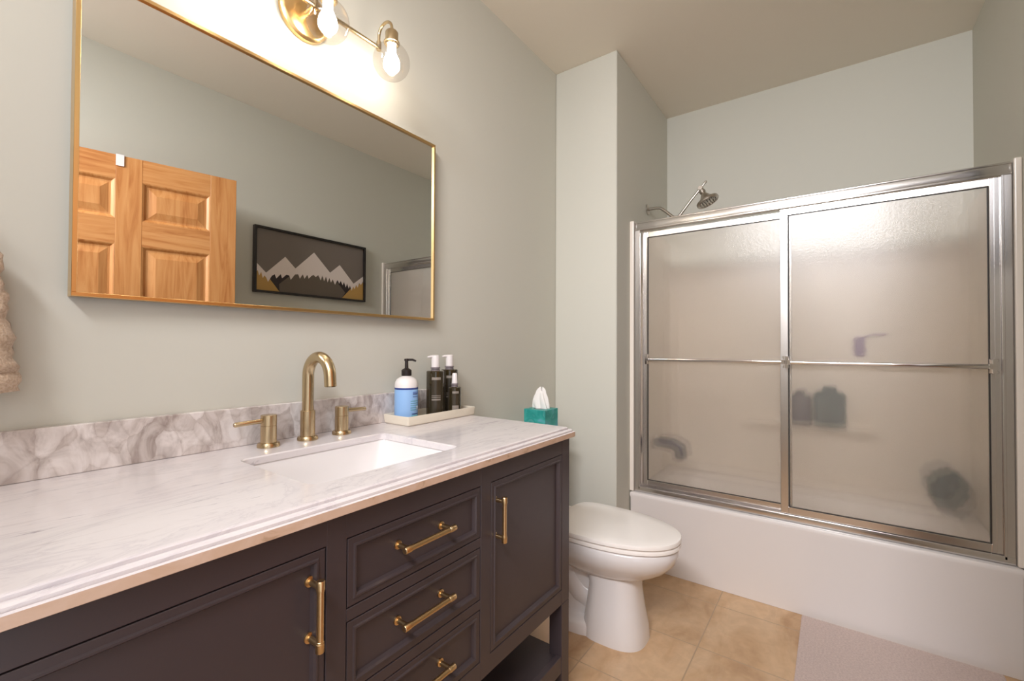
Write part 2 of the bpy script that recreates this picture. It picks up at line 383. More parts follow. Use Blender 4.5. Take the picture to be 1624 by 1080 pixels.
# framed mountain picture on the front wall
def make_art():
    X0, X1, Z0, Z1 = 0.028, 0.832, 1.462, 1.878
    t = thing('framed_picture', 'black-framed snowy mountain picture on the opposite wall, seen in the mirror', 'picture', ((X0+X1)/2, YS, Z0))
    bm = B(); fw = 0.013
    for a in ((X0,X1,Z0,Z0+fw), (X0,X1,Z1-fw,Z1), (X0,X0+fw,Z0+fw,Z1-fw), (X1-fw,X1,Z0+fw,Z1-fw)): box(bm, a[0], a[1], YS+0.001, YS+0.030, a[2], a[3])
    obj('frame', bm, M_blackfr, t)
    c = lambda n, r: mat(n, lin(r), 0.6)
    y = YS+0.012
    bm = B(); box(bm, X0+fw, X1-fw, YS+0.002, y, Z0+fw, Z1-fw); obj('canvas', bm, c('art_slate', (122,112,104)), t)
    zb = Z0+fw+0.0005
    xl, xr = X0+fw+0.0005, X1-fw-0.0005
    def piece(name, poly, m, k):
        bm = B(); prism(bm, poly, y+0.0004, y+0.0008+0.0006*k); obj(name, bm, m, t)
    dark = c('art_black', (46,34,32)); olive = c('art_olive', (104,92,80)); gold = c('art_gold', (190,150,82)); snow = c('art_snow', (234,222,216))
    piece('dark_mountain', [(0.112,1.575),(0.20,1.60),(0.29,1.60),(0.27,1.56),(0.19,zb),(0.15,zb)], dark, 1)
    piece('dark_mountain', [(0.56,1.60),(0.66,1.60),(0.725,1.565),(0.70,1.53),(0.67,zb),(0.62,zb)], dark, 1)
    piece('centre_mountain', [(0.186,1.525),(0.270,1.600),(0.560,1.615),(0.604,1.585),(0.668,1.519),(0.640,zb),(0.190,zb)], olive, 2)
    piece('gold_mountain', [(xl,1.61),(xl,zb),(0.190,zb),(0.125,1.555),(0.09,1.585)], gold, 3)
    piece('gold_mountain', [(xr,1.61),(xr,zb),(0.640,zb),(0.716,1.555),(0.74,1.570)], gold, 3)
    top = [(xl,1.648),(0.104,1.588),(0.224,1.709),(0.293,1.642),(0.423,1.771),(0.545,1.648),(0.621,1.714),(0.737,1.592),(xr,1.655)]
    low = [(xr,1.618),(0.800,1.590),(0.786,1.606),(0.772,1.566),(0.760,1.588),(0.745,1.552),(0.735,1.572),(0.720,1.540),(0.706,1.578),(0.697,1.552),(0.682,1.590),(0.672,1.558),(0.657,1.598),(0.646,1.572),(0.630,1.602),
           (0.618,1.580),(0.604,1.606),(0.584,1.568),(0.566,1.604),(0.552,1.580),(0.540,1.612),(0.527,1.578),(0.514,1.618),(0.500,1.584),(0.486,1.622),(0.474,1.586),(0.456,1.620),(0.436,1.604),(0.420,1.618),
           (0.402,1.604),(0.386,1.586),(0.376,1.612),(0.356,1.582),(0.344,1.612),(0.324,1.578),(0.312,1.606),(0.290,1.602),(0.262,1.563),(0.252,1.590),(0.234,1.594),(0.205,1.566),(0.196,1.592),(0.168,1.560),(0.158,1.586),
           (0.140,1.574),(0.116,1.532),(0.106,1.556),(0.094,1.570),(0.084,1.552),(0.074,1.590),(0.062,1.566),(0.054,1.598),(xl,1.584)]
    piece('snow_cap', top + low, snow, 4)
make_art()

# ------------------------------------------------------------------ vanity
YF = -0.540            # front plane of the cabinet
def make_vanity():
    x0, x1 = -1.262, -0.006
    t = thing('vanity_cabinet', 'charcoal painted bathroom vanity cabinet with brass pulls under the marble top', 'cabinet', (-0.62, -0.28, 0))
    zt = 0.8454; zb = 0.335
    bm = B()
    st = [(x0+0.045-0.045, x0+0.045), (-0.840, -0.802), (-0.442, -0.404), (x1-0.045, x1)]
    d0 = YF; d1 = YF+0.022
    for a, b in st: box(bm, a, b, d0, d1, zb, zt, 0.001, 1)
    box(bm, x0+0.045, x1-0.045, d0+0.0003, d1, 0.796, zt, 0.001, 1)
    box(bm, x0+0.045, x1-0.045, d0+0.0003, d1, zb, 0.380, 0.001, 1)
    for z in (0.505, 0.652): box(bm, -0.802, -0.442, d0+0.0003, d1, z, z+0.022, 0.001, 1)
    obj('face_frame', bm, M_cab, t)
    bm = B()       # carcass behind the face frame: sides, bottom, back
    box(bm, x0, x0+0.018, d1, -0.022, zb, zt); box(bm, x1-0.018, x1, d1, -0.022, zb, zt)
    box(bm, x0+0.018, x1-0.018, d1, -0.022, zb, zb+0.018); box(bm, x0+0.018, x1-0.018, -0.034, -0.022, zb+0.018, zt)
    box(bm, -0.435, -0.420, d1, -0.034, zb+0.018, 0.70); box(bm, -0.826, -0.811, d1, -0.034, zb+0.018, 0.70)
    obj('carcass', bm, M_cab, t)
    for (a, b) in ((x0, x0+0.045), (x1-0.045, x1)):
        for (c, d) in ((YF, YF+0.045), (-0.067, -0.022)):
            bm = B(); box(bm, a, b, c, d, 0, zb, 0.0015, 1); obj('leg', bm, M_cab, t)
    bm = B(); box(bm, x0+0.006, x1-0.006, YF+0.006, -0.028, 0.145, 0.170, 0.002, 1)
    box(bm, x0+0.045, x1-0.045, YF+0.0015, YF+0.020, 0.125, 0.176, 0.001, 1)
    obj('shelf', bm, M_cab, t)
    def front(name, a, b, c, d, depth=0.018, border=0.017):
        g = 0.002; a += g; b -= g; c += g; d -= g
        bm = B(); y = YF+0.0005
        def ring(i, yy): return [(a+i, yy, c+i), (b-i, yy, c+i), (b-i, yy, d-i), (a+i, yy, d-i)]
        loft(bm, [ring(0, y+depth), ring(0, y+0.001), ring(0.001, y), ring(border-0.006, y), ring(border-0.004, y-0.0025), ring(border-0.001, y-0.0025),
                  ring(border+0.002, y+0.001), ring(border+0.005, y+0.007), ring(border+0.0055, y+0.007)], True, True)
        for f in bm.faces: f.smooth = False
        return obj(name, bm, M_cab, t)
    def pull(parent, p0, p1):
        p0 = Vector(p0); p1 = Vector(p1); d = (p1-p0).normalized(); yb = p0.y
        bm = B()
        for p in (p0+d*0.011, p1-d*0.011):
            tube(bm, [(p.x, YF+0.008, p.z), (p.x, YF+0.004, p.z), (p.x, YF+0.0035, p.z), (p.x, yb, p.z)], [0.0085,0.0085,0.0050,0.0050], 20)
        q = [p0, p0+d*0.001, p0+d*0.0145, p0+d*0.0150, p0+d*0.0175, p0+d*0.018, p1-d*0.018, p1-d*0.0175, p1-d*0.0150, p1-d*0.0145, p1-d*0.001, p1]
        tube(bm, q, [0.0060,0.0068,0.0068,0.0061,0.0061,0.0056,0.0056,0.0061,0.0061,0.0068,0.0068,0.0060], 20)
        return obj('handle', bm, M_brass, parent, smooth=40)
    yh = YF-0.026
    r = front('door', -0.404, x1-0.045, 0.380, 0.796); pull(r, (-0.383, yh, 0.648), (-0.383, yh, 0.759))
    l = front('door', x0+0.045, -0.840, 0.380, 0.796); pull(l, (-0.866, yh, 0.647), (-0.866, yh, 0.759))
    for z0, z1 in ((0.674,0.796), (0.527,0.652), (0.380,0.505)):
        dr = front('drawer', -0.802, -0.442, z0, z1); zc = (z0+z1)/2+0.008
        pull(dr, (-0.697, yh, zc), (-0.558, yh, zc))
make_vanity()

# countertop with an opening for the basin
CH = 0.876
SX0, SX1, SY0, SY1 = -0.815, -0.430, -0.455, -0.160
def rrect(x0, x1, y0, y1, r, z, k=6):
    out = []
    for cx, cy, a0 in ((x1-r, y1-r, 0), (x0+r, y1-r, PI/2), (x0+r, y0+r, PI), (x1-r, y0+r, 1.5*PI)):
        for i in range(k+1):
            a = a0 + PI/2*i/k; out.append(Vector((cx+r*math.cos(a), cy+r*math.sin(a), z)))
    return out
def make_counter():
    bm = B(); x0, x1, y0, y1 = -1.268, 0.0, -0.559, -0.0015
    def o(i, z, r=0.004): return rrect(x0+i, x1-i, y0+i, y1, r, z)      # back edge stays straight on the wall
    # stepped ogee edge: small fillet, cove, round nose, flat lower band
    prof = [(0.0015,0.8455),(0.0,0.8465),(0.0,0.8610),(0.001,0.8620),(0.0042,0.8624),(0.0044,0.8600),(0.0060,0.8600),(0.0062,0.8665),(0.0085,0.8690),(0.0125,0.8700),
            (0.0150,0.8698),(0.0152,0.8676),(0.0170,0.8676),(0.0172,0.8738),(0.0184,0.8755),(0.0205,0.8760),(0.024,0.8760)]
    rings = [o(i, z) for i, z in prof]
    inn = [rrect(SX0-0.004, SX1+0.004, SY0-0.004, SY1+0.004, 0.022, 0.8760), rrect(SX0, SX1, SY0, SY1, 0.02, 0.8735), rrect(SX0, SX1, SY0, SY1, 0.02, 0.8590), rrect(SX0-0.030, SX1+0.030, SY0-0.030, SY1+0.030, 0.03, 0.8590), rrect(SX0-0.030, SX1+0.030, SY0-0.030, SY1+0.030, 0.03, 0.8455)]
    vs = loft(bm, rings + inn, False, False)
    n = len(vs[0])
    for i in range(n): bm.faces.new((vs[0][i], vs[-1][i], vs[-1][(i+1)%n], vs[0][(i+1)%n]))
    for f in bm.faces:
        if len(f.verts) == 4 and all(v.co.z < 0.8615 for v in f.verts) and (f.calc_center_median().y < -0.55 or f.calc_center_median().x > -0.003): f.material_index = 1
    ob = obj('countertop', bm, [M_marble, M_medge], smooth=25)
    return tag(ob, 'white marble countertop with a stepped edge on the charcoal cabinet', 'countertop')
make_counter()
bm = B(); box(bm, -1.268, -0.012, -0.020, -0.001, 0.8762, 0.972, 0.002, 2)
tag(obj('backsplash', bm, M_splash), 'low grey-veined marble backsplash strip along the wall', 'backsplash')

# undermount basin
def make_sink():
    bm = B(); g = 0.006
    inner = [(-0.003,0.8588,0.024),(0.001,0.848,0.026),(0.012,0.81,0.03),(0.026,0.770,0.035),(0.042,0.748,0.045),(0.080,0.737,0.05)]
    outer = [(-0.022,0.8588,0.030),(-0.022,0.848,0.030),(-0.010,0.846,0.03),(0.000,0.80,0.03),(0.020,0.745,0.04),(0.06,0.727,0.05)]
    def rr(i, z, r): return rrect(SX0+i, SX1-i, SY0+i, SY1-i, r, z)
    loft(bm, [rr(*s) for s in outer[::-1]] + [rr(*s) for s in inner], True, True)
    t = thing('sink', 'white rectangular undermount sink basin set in the marble countertop', 'sink', ((SX0+SX1)/2, (SY0+SY1)/2, 0.727))
    obj('basin', bm, M_porc, t, smooth=45)
    bm = B(); lathe(bm, [(0.0215,0.7372),(0.0215,0.7395),(0.018,0.7402),(0.015,0.7392)], ((SX0+SX1)/2, (SY0+SY1)/2, 0)); obj('drain', bm, M_brassfix, t, smooth=40)
make_sink()

# widespread faucet
def make_faucet():
    y = -0.075
    t = thing('faucet', 'brushed brass gooseneck faucet with two side lever handles behind the sink', 'faucet', (-0.611, y, CH))
    bm = B(); X = -0.611
    lathe(bm, [(0.026,0),(0.026,0.006),(0.024,0.010),(0.0185,0.0105),(0.0185,0.078),(0.0175,0.079)], (X, y, CH+0.0002))
    r = 0.0515; zc = 1.047
    pts = [(X, y, 0.945), (X, y, 1.0)] + arc((X, y-r, zc), r, 0, PI*0.5, 10)+ arc((X, y-r, zc), r, PI*0.5, PI*1.0, 10)[1:]
    tip = pts[-1]; pts += [(tip.x, tip.y-0.001, tip.z-0.010), (tip.x, tip.y-0.002, tip.z-0.022)]
    tube(bm, pts, 0.0148, 24)
    lathe(bm, [(0.0135,0),(0.0135,0.001)], (tip.x, tip.y-0.002, tip.z-0.0235))
    obj('spout', bm, M_brassfix, t, smooth=40)
    for hx, s in ((-0.713, -1), (-0.509, 1)):
        bm = B(); lathe(bm, [(0.026,0),(0.026,0.006),(0.024,0.010),(0.0185,0.0105),(0.0185,0.052),(0.0175,0.0525),(0.0175,0.0535),(0.0185,0.054),(0.0185,0.078),(0.0175,0.079)], (hx, y, CH+0.0002))
        h = obj('handle', bm, M_brassfix, t, smooth=40)
        bm = B(); tube(bm, [(hx+s*0.012, y, 0.942), (hx+s*0.078, y, 0.940), (hx+s*0.080, y, 0.940)], [0.0058,0.0058,0.0045], 16)
        obj('lever', bm, M_brassfix, h, smooth=40)
make_faucet()

# ------------------------------------------------------------------ mirror
def make_mirror():
    x0, x1, z0, z1 = -1.066, -0.102, 1.223, 1.872; T = 0.031; f = 0.008
    t = thing('wall_mirror', 'large rectangular mirror with a thin gold frame above the vanity', 'mirror', ((x0+x1)/2, 0, z0))
    bm = B()
    box(bm, x0, x1, -T, -0.001, z0, z0+f, 0.0006, 1); box(bm, x0, x1, -T, -0.001, z1-f, z1, 0.0006, 1)
    box(bm, x0, x0+f, -T, -0.001, z0+f, z1-f, 0.0006, 1); box(bm, x1-f, x1, -T, -0.001, z0+f, z1-f, 0.0006, 1)
    obj('frame', bm, M_gold, t)
    bm = B(); box(bm, x0+f, x1-f, -0.025, -0.020, z0+f, z1-f); obj('mirror_glass', bm, M_mirror, t)
    bm = B(); box(bm, x0+f, x1-f, -0.0195, -0.004, z0+f, z1-f); obj('backing', bm, M_blackfr, t)
make_mirror()

# ------------------------------------------------------------------ vanity light
def make_light():
    Z = 2.066
    t = thing('vanity_light', 'brass three-bulb wall light with clear glass globes above the mirror', 'wall light', (-0.595, 0, Z))
    bm = B(); lathe(bm, [(0.072,-0.001),(0.072,-0.014),(0.066,-0.020),(0.062,-0.022),(0.030,-0.024)], (-0.595, 0, Z), 'y', 56); obj('backplate', bm, M_gold, t, smooth=30)
    bm = B(); tube(bm, [(-0.812,-0.066,Z), (-0.385,-0.066,Z)], 0.0062, 16); tube(bm, [(-0.595,-0.022,Z), (-0.595,-0.066,Z)], 0.009, 16); obj('crossbar', bm, M_brassfix, t, smooth=40)
    for x in (-0.812, -0.597, -0.385):
        r = 0.031
        bm = B(); tube(bm, [(x,-0.066,Z-0.008),(x,-0.066,Z+0.018)], 0.0078, 16)
        pts = [(x,-0.066,Z+0.010)] + arc((x,-0.066-r,Z+0.035), r, 0, PI, 16) + [(x,-0.066-2*r,Z+0.022)]
        tube(bm, pts, 0.0046, 14); obj('arm', bm, M_brassfix, t, smooth=40)
        yc = -0.128; zc = 1.998
        bm = B(); lathe(bm, [(0.008,0.094),(0.017,0.093),(0.0195,0.089),(0.0195,0.062),(0.024,0.060),(0.024,0.056),(0.0185,0.055),(0.0185,0.050)], (x, yc, zc)); s = obj('socket', bm, M_brassfix, t, smooth=35)
        bm = B(); R_ = 0.055; prof = [(0.0205,0.060)] 
        a0 = math.asin(0.0205/R_)
        for i in range(21):
            a = a0 + (PI-a0-0.02)*i/20; prof.append((R_*math.sin(a), R_*math.cos(a)))
        lathe(bm, prof, (x, yc, zc), n=48, cap0=False); obj('glass_globe', bm, M_globe, s, smooth=60)
        bm = B(); lathe(bm, [(0.012,0.050),(0.0125,0.038),(0.013,0.028),(0.017,0.018),(0.0225,0.006),(0.0250,-0.007),(0.0235,-0.019),(0.017,-0.028),(0.009,-0.032),(0.002,-0.033)], (x, yc, zc), n=32)
        obj('bulb', bm, M_bulb, s, smooth=60)
make_light()

# unseen fill light added in the form of a flush ceiling lamp
t = thing('fill_ceiling_lamp', 'added unseen fill light, shaped as a round flush lamp over the entry', 'fill light', (-1.62, -0.9, CEIL))
bm = B(); lathe(bm, [(0.15,0),(0.15,-0.02),(0.145,-0.025)], (-1.62,-0.9,CEIL-0.001), n=48); obj('base', bm, M_trim, t, smooth=40)
bm = B(); lathe(bm, [(0.14,-0.0265),(0.13,-0.05),(0.09,-0.07),(0.01,-0.078)], (-1.62,-0.9,CEIL-0.001), n=48); obj('diffuser', bm, M_filllamp, t, smooth=60)

# ------------------------------------------------------------------ towel and ring
def make_towel():
    rx = -1.246; rz = 1.345
    t = thing('towel_hook', 'brass towel hook on the wall left of the mirror', 'hook', (rx, 0, rz))
    bm = B(); lathe(bm, [(0.020,-0.001),(0.020,-0.006),(0.008,-0.009),(0.008,-0.020)], (rx,0,rz), 'y'); obj('wall_mount', bm, M_brassfix, t, smooth=40)
    bm = B(); tube(bm, [(rx,-0.018,rz),(rx,-0.050,rz-0.006),(rx,-0.066,rz+0.004),(rx,-0.070,rz+0.016)], [0.006,0.006,0.006,0.005], 14); obj('peg', bm, M_brassfix, t, smooth=50)
    # folded hand towel gathered in the ring, fanning out downwards
    bm = B(); rows = 36; cols = 60; rings = []
    for i in range(rows+1):
        f = i/rows; z = 1.350 - f*(1.350-1.045)
        hw = (0.082 + 0.036*f) * min(1.0, 0.25+f*5); th = 0.020 + 0.012*f
        ring = []
        for k in range(cols):
            a = 2*PI*k/cols; cx = math.cos(a); sy = math.sin(a)
            px = hw*(abs(cx)**0.55)*(1 if cx > 0 else -1); py = th*(abs(sy)**0.6)*(1 if sy > 0 else -1)
            fold = 0.0050*math.sin(px*115+1.2*f)*(1.0-0.35*f) + 0.0035*math.sin(px*52-2*f+z*30)
            lump = 0.0030*math.sin(z*150+px*30)+0.002*math.sin(z*310)
            if i in (rows-5, rows-6): lump -= 0.0035
            px += (0.0030*math.sin(z*95)+0.0022*math.sin(z*260+1))*(1 if cx > 0 else -1)
            ring.append(Vector((rx - 0.003 + px, -0.050 + (py + (fold+lump if sy < 0 else -fold*0.4))*1.0, z + 0.002*math.sin(px*70))))
        rings.append(ring)
    loft(bm, rings)
    ob = obj('hand_towel', bm, M_towel, smooth=70)
    tag(ob, 'tan terry hand towel hanging on the wall left of the mirror', 'towel')
make_towel()

# ------------------------------------------------------------------ tray and bottles
def make_tray():
    x0, x1, y0, y1 = -0.326, -0.004, -0.148, -0.026; z = CH+0.0004
    bm = B(); rr = lambda i, zz: rrect(x0+i, x1-i, y0+i, y1-i, 0.006, zz, 3)
    loft(bm, [rr(0.006,z), rr(0.002,z+0.004), rr(0,z+0.028), rr(0.001,z+0.030), rr(0.004,z+0.030), rr(0.006,z+0.027), rr(0.009,z+0.008), rr(0.012,z+0.006)])
    tag(obj('tray', bm, M_ceramic, smooth=35), 'cream rectangular tray holding the bottles on the marble countertop', 'tray')
make_tray()
TZ = CH+0.0068
def make_soap():
    c = (-0.2735, -0.0780, TZ)
    t = thing('soap_bottle', 'white round soap bottle with a blue label and black pump in the tray', 'bottle', c)
    bm = B(); lathe(bm, [(0.034,0),(0.037,0.003),(0.0375,0.02),(0.0375,0.118),(0.036,0.128),(0.031,0.137),(0.022,0.143),(0.0145,0.146),(0.0145,0.150)], c); obj('body', bm, M_white, t, smooth=40)
    M_lab = mat('blue_label', lin((140,180,226)), 0.4); M_navy = mat('navy_print', lin((40,62,130)), 0.4); M_mid = mat('dull_blue_print', lin((92,120,176)), 0.4); M_teal = mat('teal_print', lin((96,158,172)), 0.4)
    bm = B(); lathe(bm, [(0.0378,0.004),(0.0380,0.006),(0.0380,0.104),(0.0378,0.105)], c); lb = obj('label', bm, M_lab, t, smooth=40)
    bm = B(); lathe(bm, [(0.0379,0.1045),(0.0381,0.105),(0.0381,0.110),(0.0379,0.1105)], c); obj('label_band', bm, M_navy, lb, smooth=40)
    def patch(a0, a1, z0, z1, m, r=0.03825):
        bm = B(); n = 8
        rings = [[Vector((c[0]+rr*math.cos(a0+(a1-a0)*i/n), c[1]+rr*math.sin(a0+(a1-a0)*i/n), c[2]+zz)) for i in range(n+1)] for rr, zz in ((0.0379,z0),(r,z0),(r,z1),(0.0379,z1))]
        loft(bm, rings, False, False, closed=False); obj('print', bm, m, lb)
    d = math.radians
    patch(d(262), d(300), 0.087, 0.098, M_mid); patch(d(262), d(300), 0.080, 0.083, M_mid)
    for k in range(5): patch(d(250), d(300), 0.066-k*0.007, 0.0685-k*0.007, M_teal)
    patch(d(255), d(302), 0.012, 0.022, M_teal); patch(d(258), d(300), 0.024, 0.027, M_navy)
    patch(d(288), d(297), 0.038, 0.050, M_white, 0.0384)
    bm = B(); lathe(bm, [(0.0155,0.148),(0.0165,0.150),(0.0165,0.166),(0.0125,0.170),(0.0075,0.172),(0.0060,0.173),(0.0055,0.196),(0.0075,0.197),(0.0075,0.203),(0.005,0.204)], c)
    tube(bm, [(c[0],c[1],c[2]+0.2005),(c[0]+0.015,c[1]-0.012,c[2]+0.2005),(c[0]+0.024,c[1]-0.019,c[2]+0.196)], [0.0042,0.0038,0.0030], 12)
    obj('pump', bm, M_black, t, smooth=40)
make_soap()
M_amber = mat('dark_amber_bottle', (0.030,0.022,0.010), 0.12, Coat_Weight=0.5)
M_clearcap = mat('frosted_cap', (0.74,0.70,0.69), 0.25)
M_collar = mat('grey_collar', (0.20,0.17,0.18), 0.35)
def print_mat(name, bands):
    mt = mat(name, (0.03,0.022,0.01), 0.3)
    t = nd(mt, 'ShaderNodeTexCoord'); sp = nd(mt, 'ShaderNodeSeparateXYZ'); lk(mt, t.outputs['Generated'], sp.inputs[0])
    st = [(0.0, (0.035,0.026,0.014,1))]
    for a, b in bands: st += [(a, (0.24,0.21,0.18,1)), (b, (0.035,0.026,0.014,1))]
    rr = ramp(mt, st); rr.color_ramp.interpolation = 'CONSTANT'; lk(mt, sp.outputs['Z'], rr.inputs[0]); lk(mt, rr.outputs[0], bsdf(mt).inputs['Base Color']); return mt
M_print = print_mat('pale_print', ((0.36,0.40),(0.43,0.45),(0.48,0.50),(0.92,0.99)))
M_print_small = print_mat('pale_print_small', ((0.06,0.34),(0.88,0.98)))
def make_bottle(cx, cy, w, h, cap, label, small=False):
    t = thing('pump_bottle', label, 'bottle', (cx, cy, TZ), 'dark bottles in the tray')
    s = w/2; bm = B(); c = (cx, cy, TZ)
    lathe(bm, [(s-0.002,0),(s,0.002),(s,h-0.003),(s-0.003,h),(s*0.55,h+0.0006)], c); obj('body', bm, M_amber, t, smooth=40)
    bm = B(); n = 10; a0, a1 = math.radians(203), math.radians(262)      # printed panel turned to the room
    rings = [[Vector((cx+(s+0.0004)*math.cos(a0+(a1-a0)*i/n), cy+(s+0.0004)*math.sin(a0+(a1-a0)*i/n), TZ+zz)) for i in range(n+1)] for zz in (h*0.08, h*0.87)]
    loft(bm, rings, False, False, closed=False); obj('printed_label', bm, M_print_small if small else M_print, t)
    r0 = s*0.48
    bm = B(); lathe(bm, [(r0+0.001,0),(r0+0.001,0.004),(r0-0.001,0.005),(r0-0.001,0.007),(r0+0.002,0.0075),(r0+0.002,0.012),(r0,0.013)], (cx,cy,TZ+h)); obj('collar', bm, M_collar, t, smooth=35)
    bm = B(); zz = TZ+h+0.0125
    if cap == 'pump':
        lathe(bm, [(r0-0.001,0),(r0-0.001,0.030),(r0-0.0015,0.040),(r0-0.005,0.042)], (cx,cy,zz), n=28)
        tube(bm, [(cx,cy,zz+0.036),(cx-0.018,cy+0.006,zz+0.037),(cx-0.028,cy+0.010,zz+0.035)], [0.0050,0.0042,0.0030], 12)
    else:
        lathe(bm, [(r0-0.0005,0),(r0-0.0025,0.034),(r0-0.0045,0.037)], (cx,cy,zz), n=28)
    obj('cap', bm, M_clearcap, t, smooth=40)
make_bottle(-0.150, -0.086, 0.062, 0.160, 'pump', 'tall dark pump bottle with a white pump head, nearest the blue-labelled soap bottle')
make_bottle(-0.050, -0.058, 0.062, 0.160, 'pump', 'tall dark pump bottle with a white pump head half hidden behind the short dark bottle')
make_bottle(-0.079, -0.112, 0.046, 0.100, 'plain', 'short dark bottle with a clear cap at the front right of the tray', True)

# ------------------------------------------------------------------ toilet
def egg(hw, yf, yb, ymid, z, nf=2.0, nb=3.2, cx=0.43, n=56, r=1.0):
    out = []
    for k in range(n):
        a = 2*PI*k/n; c, s = math.cos(a), math.sin(a); e = nf if s < 0 else nb
        x = hw*(abs(c)**(2/e))*(1 if c >= 0 else -1)
        L = (ymid-yf) if s < 0 else (yb-ymid)
        out.append(Vector((cx+x, ymid + L*(abs(s)**(2/e))*(1 if s >= 0 else -1), z)))
    return out
def make_toilet():
    CX = 0.43
    t = thing('toilet', 'white toilet with closed lid between the vanity and the tub', 'toilet', (CX, -0.4, 0))
    bm = B()
    loft(bm, [egg(0.085,-0.60,-0.30,-0.47,0.235,2.2,2.6), egg(0.115,-0.665,-0.28,-0.46,0.262,2.2,2.6), egg(0.150,-0.715,-0.25,-0.45,0.295,2.2,2.8), egg(0.172,-0.742,-0.24,-0.45,0.325,2.2,3), egg(0.180,-0.752,-0.23,-0.45,0.352,2.2,3),
              egg(0.181,-0.754,-0.23,-0.45,0.378,2.2,3), egg(0.176,-0.748,-0.23,-0.45,0.384,2.2,3)])
    # deck under the tank
    box(bm, CX-0.10, CX+0.10, -0.30, -0.04, 0.29, 0.383, 0.02, 3)
    obj('bowl', bm, M_porc, t, smooth=50)
    bm = B()          # flared front column, rear trapway and foot
    loft(bm, [egg(0.110,-0.640,-0.40,-0.50,0.0,2.8,3.2), egg(0.108,-0.636,-0.40,-0.50,0.05,2.8,3.2), egg(0.096,-0.622,-0.41,-0.50,0.12,2.8,3.2), egg(0.088,-0.612,-0.42,-0.50,0.20,2.8,3.2), egg(0.090,-0.612,-0.40,-0.50,0.262,2.8,3.2)])
    loft(bm, [egg(0.112,-0.50,-0.14,-0.33,0.0,2.6,3.2), egg(0.112,-0.50,-0.14,-0.33,0.035,2.6,3.2), egg(0.104,-0.50,-0.15,-0.33,0.048,2.6,3.2), egg(0.060,-0.49,-0.17,-0.33,0.058,2.6,3), egg(0.055,-0.49,-0.17,-0.33,0.30,2.6,3)])
    tube(bm, [(CX,-0.46,0.10),(CX,-0.38,0.13),(CX,-0.31,0.20),(CX,-0.24,0.23),(CX,-0.19,0.19),(CX,-0.17,0.10),(CX,-0.17,0.03)], [0.06,0.068,0.072,0.072,0.07,0.066,0.066], 28)
    obj('pedestal', bm, M_porc, t, smooth=50)
    def slab(name, z0, z1, i, m, yb):
        bm = B(); hw, yf = 0.184, -0.763
        loft(bm, [egg(hw-i-0.0015,yf+i+0.0015,yb-0.0015,-0.45,z0,2.15,4.5), egg(hw-i,yf+i,yb,-0.45,z0+0.0012,2.15,4.5), egg(hw-i,yf+i,yb,-0.45,z1-0.006,2.15,4.5), egg(hw-i-0.0015,yf+i+0.0015,yb-0.0015,-0.45,z1-0.002,2.15,4.5), egg(hw-i-0.008,yf+i+0.010,yb-0.010,-0.45,z1,2.15,4.5), egg(hw-0.05,yf+0.05,yb-0.05,-0.45,z1+0.002,2.15,4.5)])
        obj(name, bm, m, t, smooth=50)
    slab('seat', 0.3880, 0.4030, 0.001, M_seat, -0.285); slab('lid', 0.4070, 0.4240, 0.0, M_seat, -0.275)
    for s in (-1, 1):
        bm = B(); box(bm, CX+s*0.075-0.02, CX+s*0.075+0.02, -0.272, -0.240, 0.3835, 0.415, 0.006, 3); obj('hinge', bm, M_seat, t)
    bm = B()
    def tk(i, z): return rrect(CX-0.185+i, CX+0.185-i, -0.205+i, -0.012, 0.03, z, 5)
    loft(bm, [tk(0.030,0.384), tk(0.020,0.40), tk(0.008,0.56), tk(0.004,0.695)]); tank = obj('tank', bm, M_porc, t, smooth=40)
    bm = B(); tube(bm, [(CX-0.13,-0.197,0.655),(CX-0.13,-0.222,0.655)], 0.010, 16); tube(bm, [(CX-0.13,-0.218,0.655),(CX-0.07,-0.220,0.648)], [0.006,0.005], 12); obj('flush_lever', bm, M_chrome, tank, smooth=40)
    bm = B(); loft(bm, [tk(0.0,0.6955), tk(-0.004,0.700), tk(-0.004,0.716), tk(0.002,0.722), tk(0.02,0.723)]); obj('tank_lid', bm, M_porc, t, smooth=40)
make_toilet()

t = thing('waste_bin', 'small plain white bin glimpsed behind the right front leg of the vanity', 'bin', (0.140, -0.285, 0))
bm = B(); lathe(bm, [(0.080,0.001),(0.084,0.004),(0.098,0.235),(0.101,0.238),(0.101,0.244),(0.096,0.244),(0.093,0.236),(0.080,0.010),(0.01,0.008)], (0.140,-0.285,0)); obj('body', bm, mat('bin_plastic', (0.78,0.74,0.68), 0.4), t, smooth=40)

